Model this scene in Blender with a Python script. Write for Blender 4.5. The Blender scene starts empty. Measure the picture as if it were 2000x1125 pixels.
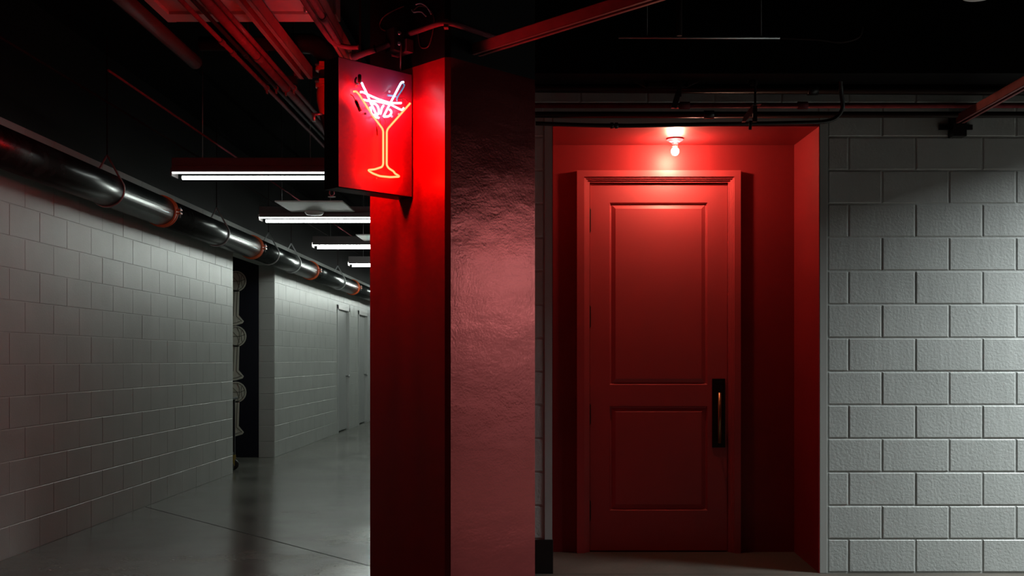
import bpy, bmesh, math, random
from mathutils import Vector, Matrix
random.seed(7)
C = bpy.context.scene.collection
SC = bpy.context.scene
# ------------------------------------------------------------------ camera
F, VX, VY, EYE = 2040.0, 1041.0, 702.0, 1.297
cd = bpy.data.cameras.new('camera'); cam = bpy.data.objects.new('camera', cd); C.objects.link(cam)
cam.location = (0, 0, EYE); cam.rotation_euler = (math.pi/2, 0, 0)
cd.sensor_width = 36; cd.lens = F/2000*36; cd.shift_x = -(VX-1000)/2000; cd.shift_y = (VY-562.5)/2000
cd.clip_end = 100; SC.camera = cam
# ------------------------------------------------------------------ light and exposure
TUBE_POWER   = 29.0      # corridor fluorescent tubes (emission strength)
SHOP_POWER   = 330.0     # watts of each shaded lamp to the right of the frame
NEON_RED     = 170.0
NEON_WHITE   = 18.0
BULB_POWER   = 950.0
vs = SC.view_settings
SC.display_settings.display_device = 'sRGB'
vs.view_transform = 'Standard'; vs.look = 'None'; vs.gamma = 1; vs.use_curve_mapping = False; vs.exposure = 0
w = bpy.data.worlds.new('world'); SC.world = w; w.use_nodes = True
w.node_tree.nodes['Background'].inputs[0].default_value = (.5, .55, .55, 1)
w.node_tree.nodes['Background'].inputs[1].default_value = 0.0015

def shop_light(x, y, z, power, sx=1.2, sy=.75, col=(.93, 1, .98)):
    l = bpy.data.lights.new('shop_light', 'AREA'); l.shape = 'RECTANGLE'; l.size = sx; l.size_y = sy
    l.energy = power; l.color = col
    o = bpy.data.objects.new('shop_light', l); o.location = (x, y, z); C.objects.link(o)
    return o
SHOP = ((4.60, 5.42, 3.12, 1.0), (8.85, 4.9, 3.12, .85))  # second lamp is added to light the far right wall for the column sheen
for q in SHOP: shop_light(*q[:3], SHOP_POWER*q[3])

# ------------------------------------------------------------------ materials
def mat(name, col, rough=.5, metal=0, bump=None, var=0, coat=0, emit=None, strength=0, spec=.5, scratch=0, varscale=3):
    """bump = list of (scale, strength, distance, detail); stacked noise bumps"""
    m = bpy.data.materials.new(name); m.use_nodes = True
    nt = m.node_tree; b = nt.nodes['Principled BSDF']
    b.inputs['Base Color'].default_value = (*col, 1)
    b.inputs['Roughness'].default_value = rough; b.inputs['Metallic'].default_value = metal
    b.inputs['Specular IOR Level'].default_value = spec
    if coat:
        b.inputs['Coat Weight'].default_value = coat; b.inputs['Coat Roughness'].default_value = .12
    if emit:
        b.inputs['Emission Color'].default_value = (*emit, 1); b.inputs['Emission Strength'].default_value = strength
    tc = nt.nodes.new('ShaderNodeTexCoord'); geo = nt.nodes.new('ShaderNodeNewGeometry')
    if var:
        n = nt.nodes.new('ShaderNodeTexNoise'); n.inputs['Scale'].default_value = varscale; n.inputs['Detail'].default_value = 6
        nt.links.new(geo.outputs['Position'], n.inputs['Vector'])
        r = nt.nodes.new('ShaderNodeMapRange'); r.inputs['To Min'].default_value = 1-var; r.inputs['To Max'].default_value = 1+var
        r.inputs['From Min'].default_value = .3; r.inputs['From Max'].default_value = .7
        nt.links.new(n.outputs['Fac'], r.inputs['Value'])
        mx = nt.nodes.new('ShaderNodeVectorMath'); mx.operation = 'SCALE'; mx.inputs[0].default_value = col
        nt.links.new(r.outputs['Result'], mx.inputs['Scale']); nt.links.new(mx.outputs[0], b.inputs['Base Color'])
    last = None
    for (sc, st, di, de) in (bump or []):
        n = nt.nodes.new('ShaderNodeTexNoise'); n.inputs['Detail'].default_value = de
        mp = nt.nodes.new('ShaderNodeMapping')
        mp.inputs['Scale'].default_value = sc if isinstance(sc, tuple) else (sc, sc, sc)
        n.inputs['Scale'].default_value = 1
        nt.links.new(geo.outputs['Position'], mp.inputs['Vector']); nt.links.new(mp.outputs[0], n.inputs['Vector'])
        bp = nt.nodes.new('ShaderNodeBump'); bp.inputs['Strength'].default_value = st; bp.inputs['Distance'].default_value = di
        nt.links.new(n.outputs['Fac'], bp.inputs['Height'])
        if last: nt.links.new(last.outputs[0], bp.inputs['Normal'])
        last = bp
    if last: nt.links.new(last.outputs[0], b.inputs['Normal'])
    return m

M = {}
M['block'] = mat('painted_block', (.47, .49, .485), .42, bump=[(60, .6, .004, 4), ((16, 16, 3), .35, .006, 3), (150, .35, .002, 2)], var=.05)
M['block_left'] = mat('painted_block_corridor', (.43, .445, .425), .38, bump=[(70, .22, .003, 4), ((5, 5, 2), .12, .01, 3)], var=.06)
M['grey_trim'] = mat('grey_steel_trim', (.42, .43, .42), .35, bump=[(30, .05, .002, 2)])
M['door_grey'] = mat('grey_door_paint', (.36, .37, .365), .35)
M['red_wall'] = mat('red_wall_paint', (.25, .016, .019), .46, bump=[(35, .10, .003, 4)], var=.06, spec=.28)
M['red_door'] = mat('red_door_paint', (.46, .046, .052), .48, bump=[(120, .05, .001, 3)], var=.05, spec=.75)
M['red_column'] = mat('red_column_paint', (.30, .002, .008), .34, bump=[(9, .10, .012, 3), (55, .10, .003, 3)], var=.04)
M['red_column_shaded'] = mat('red_column_paint_shaded', (.04, .002, .003), .20, bump=[((3, 3, 6), .24, .018, 6), (90, .16, .004, 4)], var=.04, spec=.6)  # same paint as the other faces, shade of the right face put into its colour
q = M['red_column_shaded'].node_tree.nodes['Principled BSDF']; q.inputs['Specular Tint'].default_value = (1, .18, .18, 1); q.inputs['Specular IOR Level'].default_value = 1.0; q.inputs['IOR'].default_value = 1.9  # red of the sheen put into the specular tint
M['dull_red'] = mat('dull_red_pipe', (.05, .006, .006), .7, spec=.08)
M['black_paint'] = mat('black_paint', (.006, .005, .005), .6, bump=[(30, .1, .004, 3)], spec=.10)
M['black_deck'] = mat('black_ceiling_paint', (.004, .004, .004), .9, spec=.05)
M['black_vinyl'] = mat('black_vinyl', (.008, .008, .008), .35)
M['navy'] = mat('navy_wall_panel', (.004, .005, .014), .4)
M['graphic'] = mat('printed_pale_grey', (.62, .63, .54), .5)
M['graphic_dark'] = mat('printed_dark_grey', (.16, .17, .14), .5)
M['iron'] = mat('black_pipe_coating', (.022, .026, .026), .27, metal=.3, bump=[((8, 2, 8), .07, .004, 3), (120, .12, .001, 3)], var=.45, varscale=9, spec=.7)
M['orange'] = mat('orange_coupling', (.75, .11, .022), .45, var=.15, varscale=30)
M['steel'] = mat('zinc_steel', (.45, .46, .46), .35, metal=.9)
M['hanger'] = mat('bright_zinc_wire', (.55, .57, .57), .4, metal=.35)
M['galv'] = mat('galvanised_duct', (.42, .40, .36), .5, metal=.2, bump=[(6, .2, .01, 3), (90, .2, .001, 3)], var=.12)
M['ceil_steel'] = mat('neon_tinted_conduit', (.17, .04, .05), .85, spec=.1, bump=[(60, .2, .001, 3)], var=.2, varscale=20)  # red light of the neon put into the conduit colour
M['dark_steel'] = mat('dark_conduit', (.022, .014, .014), .85, spec=.1)
M['black_pipe'] = mat('black_pipe', (.012, .011, .011), .35)
M['valve_red'] = mat('red_valve_casting', (.45, .05, .02), .4, bump=[(50, .3, .003, 3)])  # red castings, with orange neon light mixed into the colour
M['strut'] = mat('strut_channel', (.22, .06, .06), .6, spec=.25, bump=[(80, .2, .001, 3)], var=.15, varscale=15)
M['sign_black'] = mat('sign_housing_black', (.006, .005, .006), .5, spec=.1)
M['sign_face'] = mat('sign_face_panel', (.27, .03, .09), .5, bump=[(8, .08, .004, 2)], coat=.15)  # red glow of the neon put into the panel colour
M['boot'] = mat('electrode_boot', (.03, .006, .008), .35)
M['glass_clear'] = mat('clear_tube_support', (.75, .75, .78), .1, spec=.8)
M['housing'] = mat('lamp_housing', (.12, .10, .10), .5)
M['white_panel'] = mat('white_enamel', (.62, .62, .60), .5)
M['porcelain'] = mat('reddish_porcelain', (.55, .05, .08), .35, spec=.3)  # reddish base colour for the lampholder
M['brass'] = mat('aged_brass', (.42, .26, .12), .32, metal=.9, bump=[(40, .1, .001, 3)])
M['bronze'] = mat('dark_bronze_plate', (.018, .010, .008), .38, metal=.5)
M['rubber'] = mat('rubber', (.01, .01, .01), .6)
M['yellow'] = mat('yellow_bracket', (.35, .28, .05), .5)
M['cart'] = mat('cart_black', (.015, .016, .018), .45)
M['joint'] = mat('floor_joint_dark', (.02, .02, .018), .9)
M['wire'] = mat('wire_insulation', (.10, .03, .03), .35)

def emat(name, col, strength):
    m = bpy.data.materials.new(name); m.use_nodes = True; nt = m.node_tree; nt.nodes.clear()
    e = nt.nodes.new('ShaderNodeEmission'); e.inputs[0].default_value = (*col, 1); e.inputs[1].default_value = strength
    o = nt.nodes.new('ShaderNodeOutputMaterial'); nt.links.new(e.outputs[0], o.inputs[0]); return m
def glowglass(name, col, strength, fac):
    m = bpy.data.materials.new(name); m.use_nodes = True; nt = m.node_tree; nt.nodes.clear()
    e = nt.nodes.new('ShaderNodeEmission'); e.inputs[0].default_value = (*col, 1); e.inputs[1].default_value = strength
    t = nt.nodes.new('ShaderNodeBsdfTransparent'); a = nt.nodes.new('ShaderNodeMixShader'); a.inputs[0].default_value = fac
    nt.links.new(t.outputs[0], a.inputs[1]); nt.links.new(e.outputs[0], a.inputs[2])
    o = nt.nodes.new('ShaderNodeOutputMaterial'); nt.links.new(a.outputs[0], o.inputs[0]); return m
M['tube'] = emat('fluorescent_tube', (.90, 1.0, .93), TUBE_POWER*.6)
M['tube_near'] = emat('fluorescent_tube_nearest', (.92, 1.0, .95), TUBE_POWER*.25)
M['tube_far'] = emat('fluorescent_tube_far', (.90, 1.0, .93), TUBE_POWER*1.65)
M['neon_red'] = emat('neon_gas_red', (1, .0030, .0015), NEON_RED*2.2)
M['neon_red_glass'] = glowglass('neon_red_glass', (1, .10, .01), 3.2, .5)
M['neon_white'] = emat('neon_gas_white', (1, .42, .66), NEON_WHITE)
M['neon_pink_glass'] = glowglass('neon_pink_glass', (1, .55, .62), 1.6, .5)
M['neon_blue'] = emat('neon_gas_blue_white', (.72, .85, 1), NEON_WHITE*1.1)
M['neon_blue_glass'] = glowglass('neon_blue_glass', (.25, .5, 1), 1.2, .5)
M['blue_glass'] = mat('dim_blue_return_tube', (.10, .22, .35), .15, emit=(.2, .5, .8), strength=.35)  # weak blue emission given to the return tubes
M['bulb'] = emat('bulb_glass_glow', (1, .50, .32), BULB_POWER)

# polished concrete
def concrete(name, col, r0, r1):
    m = mat(name, col, .2, spec=.5)
    nt = m.node_tree; b = nt.nodes['Principled BSDF']; geo = nt.nodes.new('ShaderNodeNewGeometry')
    n = nt.nodes.new('ShaderNodeTexNoise'); n.inputs['Scale'].default_value = 1.3; n.inputs['Detail'].default_value = 8; n.inputs['Roughness'].default_value = .6
    n2 = nt.nodes.new('ShaderNodeTexNoise'); n2.inputs['Scale'].default_value = 55; n2.inputs['Detail'].default_value = 4
    for q in (n, n2): nt.links.new(geo.outputs['Position'], q.inputs['Vector'])
    cr = nt.nodes.new('ShaderNodeValToRGB'); e = cr.color_ramp.elements
    e[0].position = .33; e[0].color = (*[c*.72 for c in col], 1); e[1].position = .68; e[1].color = (*[c*1.2 for c in col], 1)
    ad = nt.nodes.new('ShaderNodeMath'); ad.operation = 'MULTIPLY_ADD'; ad.inputs[1].default_value = .35
    nt.links.new(n2.outputs['Fac'], ad.inputs[0]); 
    sb = nt.nodes.new('ShaderNodeMath'); sb.operation = 'SUBTRACT'; sb.inputs[1].default_value = .175
    nt.links.new(n.outputs['Fac'], sb.inputs[0]); nt.links.new(sb.outputs[0], ad.inputs[2])
    nt.links.new(ad.outputs[0], cr.inputs[0]); nt.links.new(cr.outputs[0], b.inputs['Base Color'])
    mr = nt.nodes.new('ShaderNodeMapRange'); mr.inputs['To Min'].default_value = r0; mr.inputs['To Max'].default_value = r1
    mr.inputs['From Min'].default_value = .3; mr.inputs['From Max'].default_value = .7
    nt.links.new(n.outputs['Fac'], mr.inputs['Value']); nt.links.new(mr.outputs[0], b.inputs['Roughness'])
    bp = nt.nodes.new('ShaderNodeBump'); bp.inputs['Strength'].default_value = .06; bp.inputs['Distance'].default_value = .003
    nt.links.new(n2.outputs['Fac'], bp.inputs['Height']); nt.links.new(bp.outputs[0], b.inputs['Normal'])
    return m
M['floor'] = concrete('polished_concrete', (.155, .155, .135), .17, .26)
M['alcove_floor'] = concrete('rough_concrete', (.085, .075, .062), .55, .75)

# ------------------------------------------------------------------ mesh helpers
def wloc(o):
    v = Vector((0, 0, 0))
    while o: v += o.location; o = o.parent
    return v
class MB:
    def __init__(s): s.v = []; s.f = []; s.sm = []
    def add(s, vs, fs, smooth=False):
        k = len(s.v); s.v += [tuple(v) for v in vs]; s.f += [tuple(i+k for i in f) for f in fs]; s.sm += [smooth]*len(fs); return s
    def box(s, x0, x1, y0, y1, z0, z1):
        vs = [(x, y, z) for x in (x0, x1) for y in (y0, y1) for z in (z0, z1)]
        return s.add(vs, [(0, 1, 3, 2), (4, 6, 7, 5), (0, 4, 5, 1), (2, 3, 7, 6), (0, 2, 6, 4), (1, 5, 7, 3)])
    def obox(s, c, ax, h):
        c = Vector(c); ax = [Vector(a).normalized() for a in ax]
        vs = [c+ax[0]*i*h[0]+ax[1]*j*h[1]+ax[2]*k*h[2] for i in (-1, 1) for j in (-1, 1) for k in (-1, 1)]
        return s.add(vs, [(0, 1, 3, 2), (4, 6, 7, 5), (0, 4, 5, 1), (2, 3, 7, 6), (0, 2, 6, 4), (1, 5, 7, 3)])
    def prism(s, poly, a, b):
        """poly: list of Vectors (a closed outline), extruded by the vector b-a"""
        n = len(poly); d = Vector(b)-Vector(a)
        vs = [Vector(p) for p in poly]+[Vector(p)+d for p in poly]
        fs = [tuple(range(n))[::-1], tuple(range(n, 2*n))]+[(i, (i+1) % n, n+(i+1) % n, n+i) for i in range(n)]
        return s.add(vs, fs)
    def tube(s, pts, r, seg=10, cap=True):
        pts = [Vector(p) for p in pts]; n = len(pts); rs = r if isinstance(r, (list, tuple)) else [r]*n
        up = None; vs = []
        for i, p in enumerate(pts):
            a = pts[max(i-1, 0)]; b = pts[min(i+1, n-1)]; t = (b-a).normalized()
            if up is None:
                up = Vector((0, 0, 1)) if abs(t.z) < .9 else Vector((1, 0, 0))
            x = t.cross(up).normalized(); up = x.cross(t).normalized()
            vs += [p+(x*math.cos(2*math.pi*k/seg)+up*math.sin(2*math.pi*k/seg))*rs[i] for k in range(seg)]
        fs = [(i*seg+k, i*seg+(k+1) % seg, (i+1)*seg+(k+1) % seg, (i+1)*seg+k) for i in range(n-1) for k in range(seg)]
        s.add(vs, fs, True)
        if cap: 
            k0 = len(s.v)-len(vs)
            s.f += [tuple(k0+k for k in range(seg))[::-1], tuple(k0+(n-1)*seg+k for k in range(seg))]; s.sm += [False]*2
        return s
    def lathe(s, prof, c, axis='z', seg=24, smooth=True):
        """prof: (radius, along-axis) pairs"""
        c = Vector(c); vs = []
        for (r, h) in prof:
            for k in range(seg):
                a = 2*math.pi*k/seg; q = (r*math.cos(a), r*math.sin(a), h)
                if axis == 'x': q = (q[2], q[0], q[1])
                if axis == 'y': q = (q[0], q[2], q[1])
                vs.append(c+Vector(q))
        n = len(prof)
        fs = [(i*seg+k, i*seg+(k+1) % seg, (i+1)*seg+(k+1) % seg, (i+1)*seg+k) for i in range(n-1) for k in range(seg)]
        k0 = len(s.v); s.add(vs, fs, smooth)
        s.f += [tuple(k0+k for k in range(seg))[::-1], tuple(k0+(n-1)*seg+k for k in range(seg))]; s.sm += [False]*2
        return s
    def build(s, name, m, parent=None, loc=None, bevel=0):
        me = bpy.data.meshes.new(name)
        org = (wloc(parent) if parent else Vector((0, 0, 0)))
        l = Vector(loc)-org if loc is not None else Vector((0, 0, 0))
        org = org+l
        me.from_pydata([tuple(Vector(v)-org) for v in s.v], [], s.f)
        me.polygons.foreach_set('use_smooth', s.sm)
        bm = bmesh.new(); bm.from_mesh(me); bmesh.ops.recalc_face_normals(bm, faces=bm.faces); bm.to_mesh(me); bm.free()
        me.materials.append(m)
        o = bpy.data.objects.new(name, me); o.location = l; C.objects.link(o)
        if parent: o.parent = parent
        if bevel:
            b = o.modifiers.new('bevel', 'BEVEL'); b.width = bevel; b.segments = 2; b.limit_method = 'ANGLE'
        return o
def tag(o, label, cat=None, group=None, kind=None):
    if label: o['label'] = label
    if cat: o['category'] = cat
    if group: o['group'] = group
    if kind: o['kind'] = kind
    return o
def thing(name, loc, label, cat, group=None, kind=None):
    o = bpy.data.objects.new(name, None); C.objects.link(o); o.location = loc; o.empty_display_size = .1
    return tag(o, label, cat, group, kind)
def struct(o, label, cat='wall'):
    return tag(o, label, cat, None, 'structure')
def copy_tree(o, parent=None):
    c = o.copy(); C.objects.link(c); c.parent = parent
    for ch in list(o.children): copy_tree(ch, c)
    return c
def P(px, py, y):
    """point at depth y that the photograph shows at (px, py)"""
    return Vector(((px-VX)/F*y, y, EYE+(VY-py)/F*y))
def PH(px, py, z):
    """point at height z that the photograph shows at (px, py)"""
    return P(px, py, (z-EYE)*F/(VY-py))
def smooth_path(pts, n=8):
    pts = [Vector(p) for p in pts]; out = []
    for i in range(len(pts)-1):
        p0 = pts[max(i-1, 0)]; p1 = pts[i]; p2 = pts[i+1]; p3 = pts[min(i+2, len(pts)-1)]
        for k in range(n):
            t = k/n
            out.append(.5*((2*p1)+(p2-p0)*t+(2*p0-5*p1+4*p2-p3)*t*t+(3*p1-p0-3*p2+p3)*t**3))
    out.append(pts[-1]); return out

# ------------------------------------------------------------------ blocks
_bc = {}
def block_mesh(wd, ht, facing, m, b=.0045):
    key = (round(wd, 3), round(ht, 3), facing, m.name)
    if key in _bc: return _bc[key]
    d = .022
    a, c = wd/2, ht/2
    # local: u across, v up, n outward
    ring0 = [(-a, -c, 0), (a, -c, 0), (a, c, 0), (-a, c, 0)]
    ring1 = [(u, v, d-b*.8) for u, v, _ in ring0]
    ring2 = [(-a+b, -c+b, d), (a-b, -c+b, d), (a-b, c-b, d), (-a+b, c-b, d)]
    vs = ring0+ring1+ring2
    fs = [(i, (i+1) % 4, 4+(i+1) % 4, 4+i) for i in range(4)]+[(4+i, 4+(i+1) % 4, 8+(i+1) % 4, 8+i) for i in range(4)]+[(8, 9, 10, 11)]
    if facing == '-y': vs = [(u, -n, v) for u, v, n in vs]
    if facing == '+x': vs = [(n, u, v) for u, v, n in vs]
    me = bpy.data.meshes.new('block'); me.from_pydata(vs, [], fs)
    bm = bmesh.new(); bm.from_mesh(me); bmesh.ops.recalc_face_normals(bm, faces=bm.faces); bm.to_mesh(me); bm.free()
    me.materials.append(m); _bc[key] = me; return me
BW, BH, JT = .4064, .2032, .0095
def run(parent, facing, plane, u0, u1, z0, z1, zbase, phase, m, bh=BH, jt=JT, jv=None, bev=.0045, flip=0, holes=(), join=None, proud=.0045):
    """rows of running-bond blocks on a plane; phase = one vertical joint of the even rows.
    holes: (u0, u1, z0, z1) openings. join: an MB that takes the pieces instead of separate objects"""
    r = int(math.floor((z0-zbase)/bh+1e-4))
    base = wloc(parent)
    while zbase+r*bh < z1-.02:
        a, b = max(z0, zbase+r*bh), min(z1, zbase+(r+1)*bh)
        ph = phase+(BW/2 if (r+flip) % 2 else 0)
        k = math.floor((u0-ph)/BW)
        segs = []
        while ph+k*BW < u1:
            s, e = max(u0, ph+k*BW), min(u1, ph+(k+1)*BW)
            cuts = [(s, e)]
            for (h0, h1, hz0, hz1) in holes:
                if b > hz0+.01 and a < hz1-.01:
                    nc = []
                    for (p, q) in cuts:
                        if q <= h0 or p >= h1: nc.append((p, q)); continue
                        if p < h0: nc.append((p, h0))
                        if q > h1: nc.append((h1, q))
                    cuts = nc
            segs += [c for c in cuts if c[1]-c[0] > .03]
            k += 1
        if b-a > .03:
            for (s, e) in segs:
                me = block_mesh(e-s-(jv or jt), b-a-jt, facing, m, bev)
                n = proud+random.uniform(-.0008, .0008); cu, cz = (s+e)/2, (a+b)/2
                pos = Vector((cu, plane-n+.022, cz)) if facing == '-y' else Vector((plane+n-.022, cu, cz))
                if join is not None:
                    join.add([Vector(v.co)+pos for v in me.vertices], [tuple(p.vertices) for p in me.polygons]); continue
                o = bpy.data.objects.new('block', me); C.objects.link(o); o.parent = parent
                o.location = pos-base
                o.rotation_euler = (random.uniform(-.002, .002), 0, random.uniform(-.0018, .0018)) if facing == '-y' else (0, random.uniform(-.0025, .0025), random.uniform(-.0015, .0015))
        r += 1

# ================================================================== SETTING
XL, XR_C = -3.30, -.27              # corridor walls
YF = 6.338                          # front wall plane
ZF = .047                           # floor level along the left wall
ZTOP = 3.70
# floor: gently falling from the left wall to the middle
def fz(x):
    if x >= -.4: return 0
    return ZF*min(1, (-.4-x)/2.9)
fl = MB()
xs = [-7.0, -3.30, -2.6, -1.9, -1.2, -.4, 9.5]
for a, b in zip(xs[:-1], xs[1:]):
    y0, y1 = -2.0, 32.0
    za, zb = fz(a), fz(b)
    fl.add([(a, y0, za), (b, y0, zb), (b, y1, zb), (a, y1, za), (a, y0, -.12), (b, y0, -.12), (b, y1, -.12), (a, y1, -.12)],
           [(0, 1, 2, 3), (4, 7, 6, 5), (0, 4, 5, 1), (3, 2, 6, 7), (0, 3, 7, 4), (1, 5, 6, 2)])
floor = struct(fl.build('floor', M['floor']), 'polished grey concrete floor of the corridor', 'floor')
floor.data.materials.append(M['alcove_floor'])
for p_ in floor.data.polygons:
    if p_.center.x > 1.5: p_.material_index = 1
def floor_joint(p, q, wd=.007):
    p, q = Vector(p), Vector(q); n = 24; mb = MB(); side = (q-p).cross(Vector((0, 0, 1))).normalized()*wd/2
    pts = [p.lerp(q, i/n) for i in range(n+1)]; vs = []
    for t in pts:
        z = fz(t.x)+.0012; vs += [(t.x-side.x, t.y-side.y, z), (t.x+side.x, t.y+side.y, z)]
    mb.add(vs, [(2*i, 2*i+1, 2*i+3, 2*i+2) for i in range(n)])
    mb.build('floor_joint', M['joint'], floor)
floor_joint((-3.29, 8.86, 0), (-.10, 5.56, 0))
floor_joint((-3.29, 17.0, 0), (-.30, 17.05, 0), .008)
floor_joint((-3.29, 13.34, 0), (-1.2, 13.38, 0), .006)
struct(MB().box(-7.0, 9.5, -2, 32, ZTOP, ZTOP+.1).build('ceiling', M['black_deck']), 'black painted ceiling deck high above the pipes', 'ceiling')
rb = MB()
for i in range(34):
    x = -6.8+i*.48; rb.box(x, x+.2, -2, 31.9, ZTOP-.045, ZTOP)
tag(rb.build('deck_rib', M['black_deck'], bpy.data.objects['ceiling']), None, kind='stuff')

# ---- left wall, near stretch
wl = struct(MB().box(XL-.22, XL-.0, 3.2, 11.48, 0, 2.80).build('wall_left', M['block_left'], loc=(XL, 3.2, 0)), 'grey painted block wall along the near left side of the corridor')
run(wl, '+x', XL, 5.36, 11.48, ZF-.002, 2.80, ZF-.002, 6.578, M['block_left'], jt=.0055, jv=.0035, bev=.0022, proud=.0022)
# ---- recess header and black upper wall
wh = MB().box(XL-.2, XL, 11.48, 13.33, 2.497, 2.80)
struct(wh.build('trim_1', M['block_left']), 'grey header beam over the opening in the left wall', 'beam')
struct(MB().box(XL-.22, XL+.0, 3.2, 31.5, 2.80, ZTOP).build('wall_left_upper', M['black_paint']), 'black painted band at the top of the left wall')
# ---- far stretch with two doorways
D1, D2 = (17.62, 18.72), (19.72, 20.80)
wf = thing('wall_left_far', (XL, 13.33, 0), 'grey painted block wall further down the corridor, past the opening', 'wall', kind='structure')
b_ = MB()
for (a, b) in ((13.33, D1[0]), (D1[1], D2[0]), (D2[1], 31.5)): b_.box(XL-.2, XL, a, b, 0, 2.80)
for (a, b) in (D1, D2): b_.box(XL-.2, XL, a, b, 2.20, 2.80)
b_.build('backing', M['block_left'], wf)
run(wf, '+x', XL, 13.335, D2[0], ZF-.002, 2.48, ZF-.002, 13.33+BW/2, M['block_left'], jt=.007, jv=.002, bev=.002, holes=[(D1[0]-.06, D1[1]+.06, 0, 2.26)], proud=.003)
st = MB()
run(wf, '+x', XL, D2[0], 31.4, ZF-.002, 2.48, ZF-.002, 13.33+BW/2, M['block_left'], jt=.007, jv=.002, bev=.002, holes=[(D2[0]-.02, D2[1]+.06, 0, 2.26)], join=st, proud=.003)
so = st.build('distant_blocks', M['block_left'], wf); so['kind'] = 'stuff'
run(wf, '-y', 13.33, XL-.196, XL-.004, ZF-.002, 2.48, ZF-.002, XL-.2, M['block_left'], jt=.007, jv=.002, bev=.002, proud=.003)
# doors in the far stretch
for n, (a, b) in enumerate((D1, D2)):
    d = thing('door_%d' % (n+2), (XL, (a+b)/2, ZF), ['narrow grey door set in the far left corridor wall, nearer of two', 'pale grey door frame furthest down the left corridor wall'][n], 'door', kind='structure')
    rc = .03 if n == 0 else .045
    MB().box(XL-rc-.045, XL-rc, a+.05, b-.05, ZF+.02, 2.15).build('door_leaf', M['door_grey'], d)
    fm = M['grey_trim']
    MB().box(XL-.12, XL+.014, a-.05, a+.05, ZF, 2.22).build('door_jamb', fm, d, bevel=.003)
    MB().box(XL-.12, XL+.014, b-.05, b+.05, ZF, 2.22).build('door_jamb', fm, d, bevel=.003)
    MB().box(XL-.12, XL+.014, a-.05, b+.05, 2.15, 2.22).build('door_head', fm, d, bevel=.003)
    MB().box(XL-.10, XL-rc-.05, a+.05, b-.05, ZF, 2.2).build('door_void', M['black_deck'], d)
    MB().lathe([(.012, 0), (.012, .04), (.028, .045), (.028, .065), (.018, .07)], (XL-rc, b-.13, 1.0), 'x', 12).build('door_knob', M['steel'], d)

# ---- passage behind the opening, with the navy end wall and its printed trophies
nv = struct(MB().box(-5.6, XL-.2, 13.33, 13.5, .03, 2.9).build('wall_passage', M['navy']), 'dark navy wall with pale trophy graphics at the opening')
struct(MB().box(-7.0, -5.6, 11.3, 13.5, 0, 2.9).build('wall_passage_end', M['block_left']), 'grey end wall of the side passage')
struct(MB().box(-5.6, XL-.22, 11.30, 11.48, 0, 2.9).build('wall_passage_near', M['block_left']), 'grey near wall of the side passage')
struct(MB().box(-5.6, XL-.2, 11.48, 13.33, 2.9, 3.0).build('ceiling_passage', M['black_deck']), 'black ceiling of the side passage', 'ceiling')
def disc(c, r, y, n=28, a0=0, a1=2*math.pi):
    return [Vector((c[0]+r*math.cos(a0+(a1-a0)*i/n), y, c[1]+r*math.sin(a0+(a1-a0)*i/n))) for i in range(n)]
def flat(mb, poly, th=.003): return mb.prism(poly, (0, 0, 0), (0, th, 0))
def line2(mb, pts, wd, y, th=.002):
    for (a, b) in zip(pts[:-1], pts[1:]):
        a, b = Vector((a[0], 0, a[1])), Vector((b[0], 0, b[1])); t = (b-a).normalized(); s = Vector((-t.z, 0, t.x))*wd/2
        mb.prism([Vector((q.x, y, q.z)) for q in (a-s, b-s, b+s, a+s)], (0, 0, 0), (0, th, 0))
for i, (cy) in enumerate((549.5, 657, 766)):
    g = thing('trophy_graphic', (-3.79, 13.325, P(462, cy, 13.33).z-.5),
              ['printed pale trophy with ball on top, topmost on the navy wall', 'printed pale trophy with ball on top, middle one on the navy wall', 'printed pale trophy with ball on top, lowest on the navy wall'][i], 'wall graphic', 'trophy graphics on the navy wall')
    k = 13.33/F
    def q(dx, dy): return (-3.79+dx*k, P(462, cy+dy, 13.33).z)
    y = 13.325
    mb = MB(); cz = q(0, 0); flat(mb, disc(cz, 20.5*k, y))
    mb.build('ball', M['graphic'], g)
    lm = MB(); yy = y-.003
    line2(lm, [(cz[0]+17.5*k*math.cos(t*math.pi/14), cz[1]+17.5*k*math.sin(t*math.pi/14)) for t in range(29)], 1.2*k, yy)
    line2(lm, [q(-18, 2), q(-6, 0), q(8, 0), q(18, -4)], 1.2*k, yy)
    line2(lm, [q(2, -18), q(7, -8), q(7, 5), q(3, 18)], 1.2*k, yy)
    line2(lm, [q(-12, -13), q(-4, -7), q(2, -1), q(7, 12)], 1.0*k, yy)
    line2(lm, [q(12, -13), q(10, -4), q(12, 8), q(13, 12)], 1.0*k, yy)
    lm.build('ball_seam', M['graphic_dark'], g)
    mb = MB(); flat(mb, [Vector((a, y, b)) for a, b in (q(-8, 18), q(7, 18), q(5.5, 66), q(15.5, 78), q(13, 82), q(0, 86), q(-14, 87), q(-18, 82), q(-9, 66))])
    mb.build('stem', M['graphic'], g)
    lm = MB(); line2(lm, [q(3, 20), q(1, 68), q(12, 78)], 1.2*k, yy); line2(lm, [q(-3, 20), q(-5, 68)], 1.2*k, yy); line2(lm, [q(-12, 83), q(0, 81), q(12, 77)], 1.1*k, yy)
    lm.build('stem_line', M['graphic_dark'], g)

# ---- right side of the corridor and its end
struct(MB().box(XR_C, XR_C+.2, YF, 31.5, 0, ZTOP).build('wall_corridor_right', M['block_left']), 'grey wall on the right side of the corridor, behind the red column')
struct(MB().box(XL, XR_C+.2, 31.5, 31.7, 0, ZTOP).build('wall_corridor_end', M['block_left']), 'grey wall closing the far end of the corridor')

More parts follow.
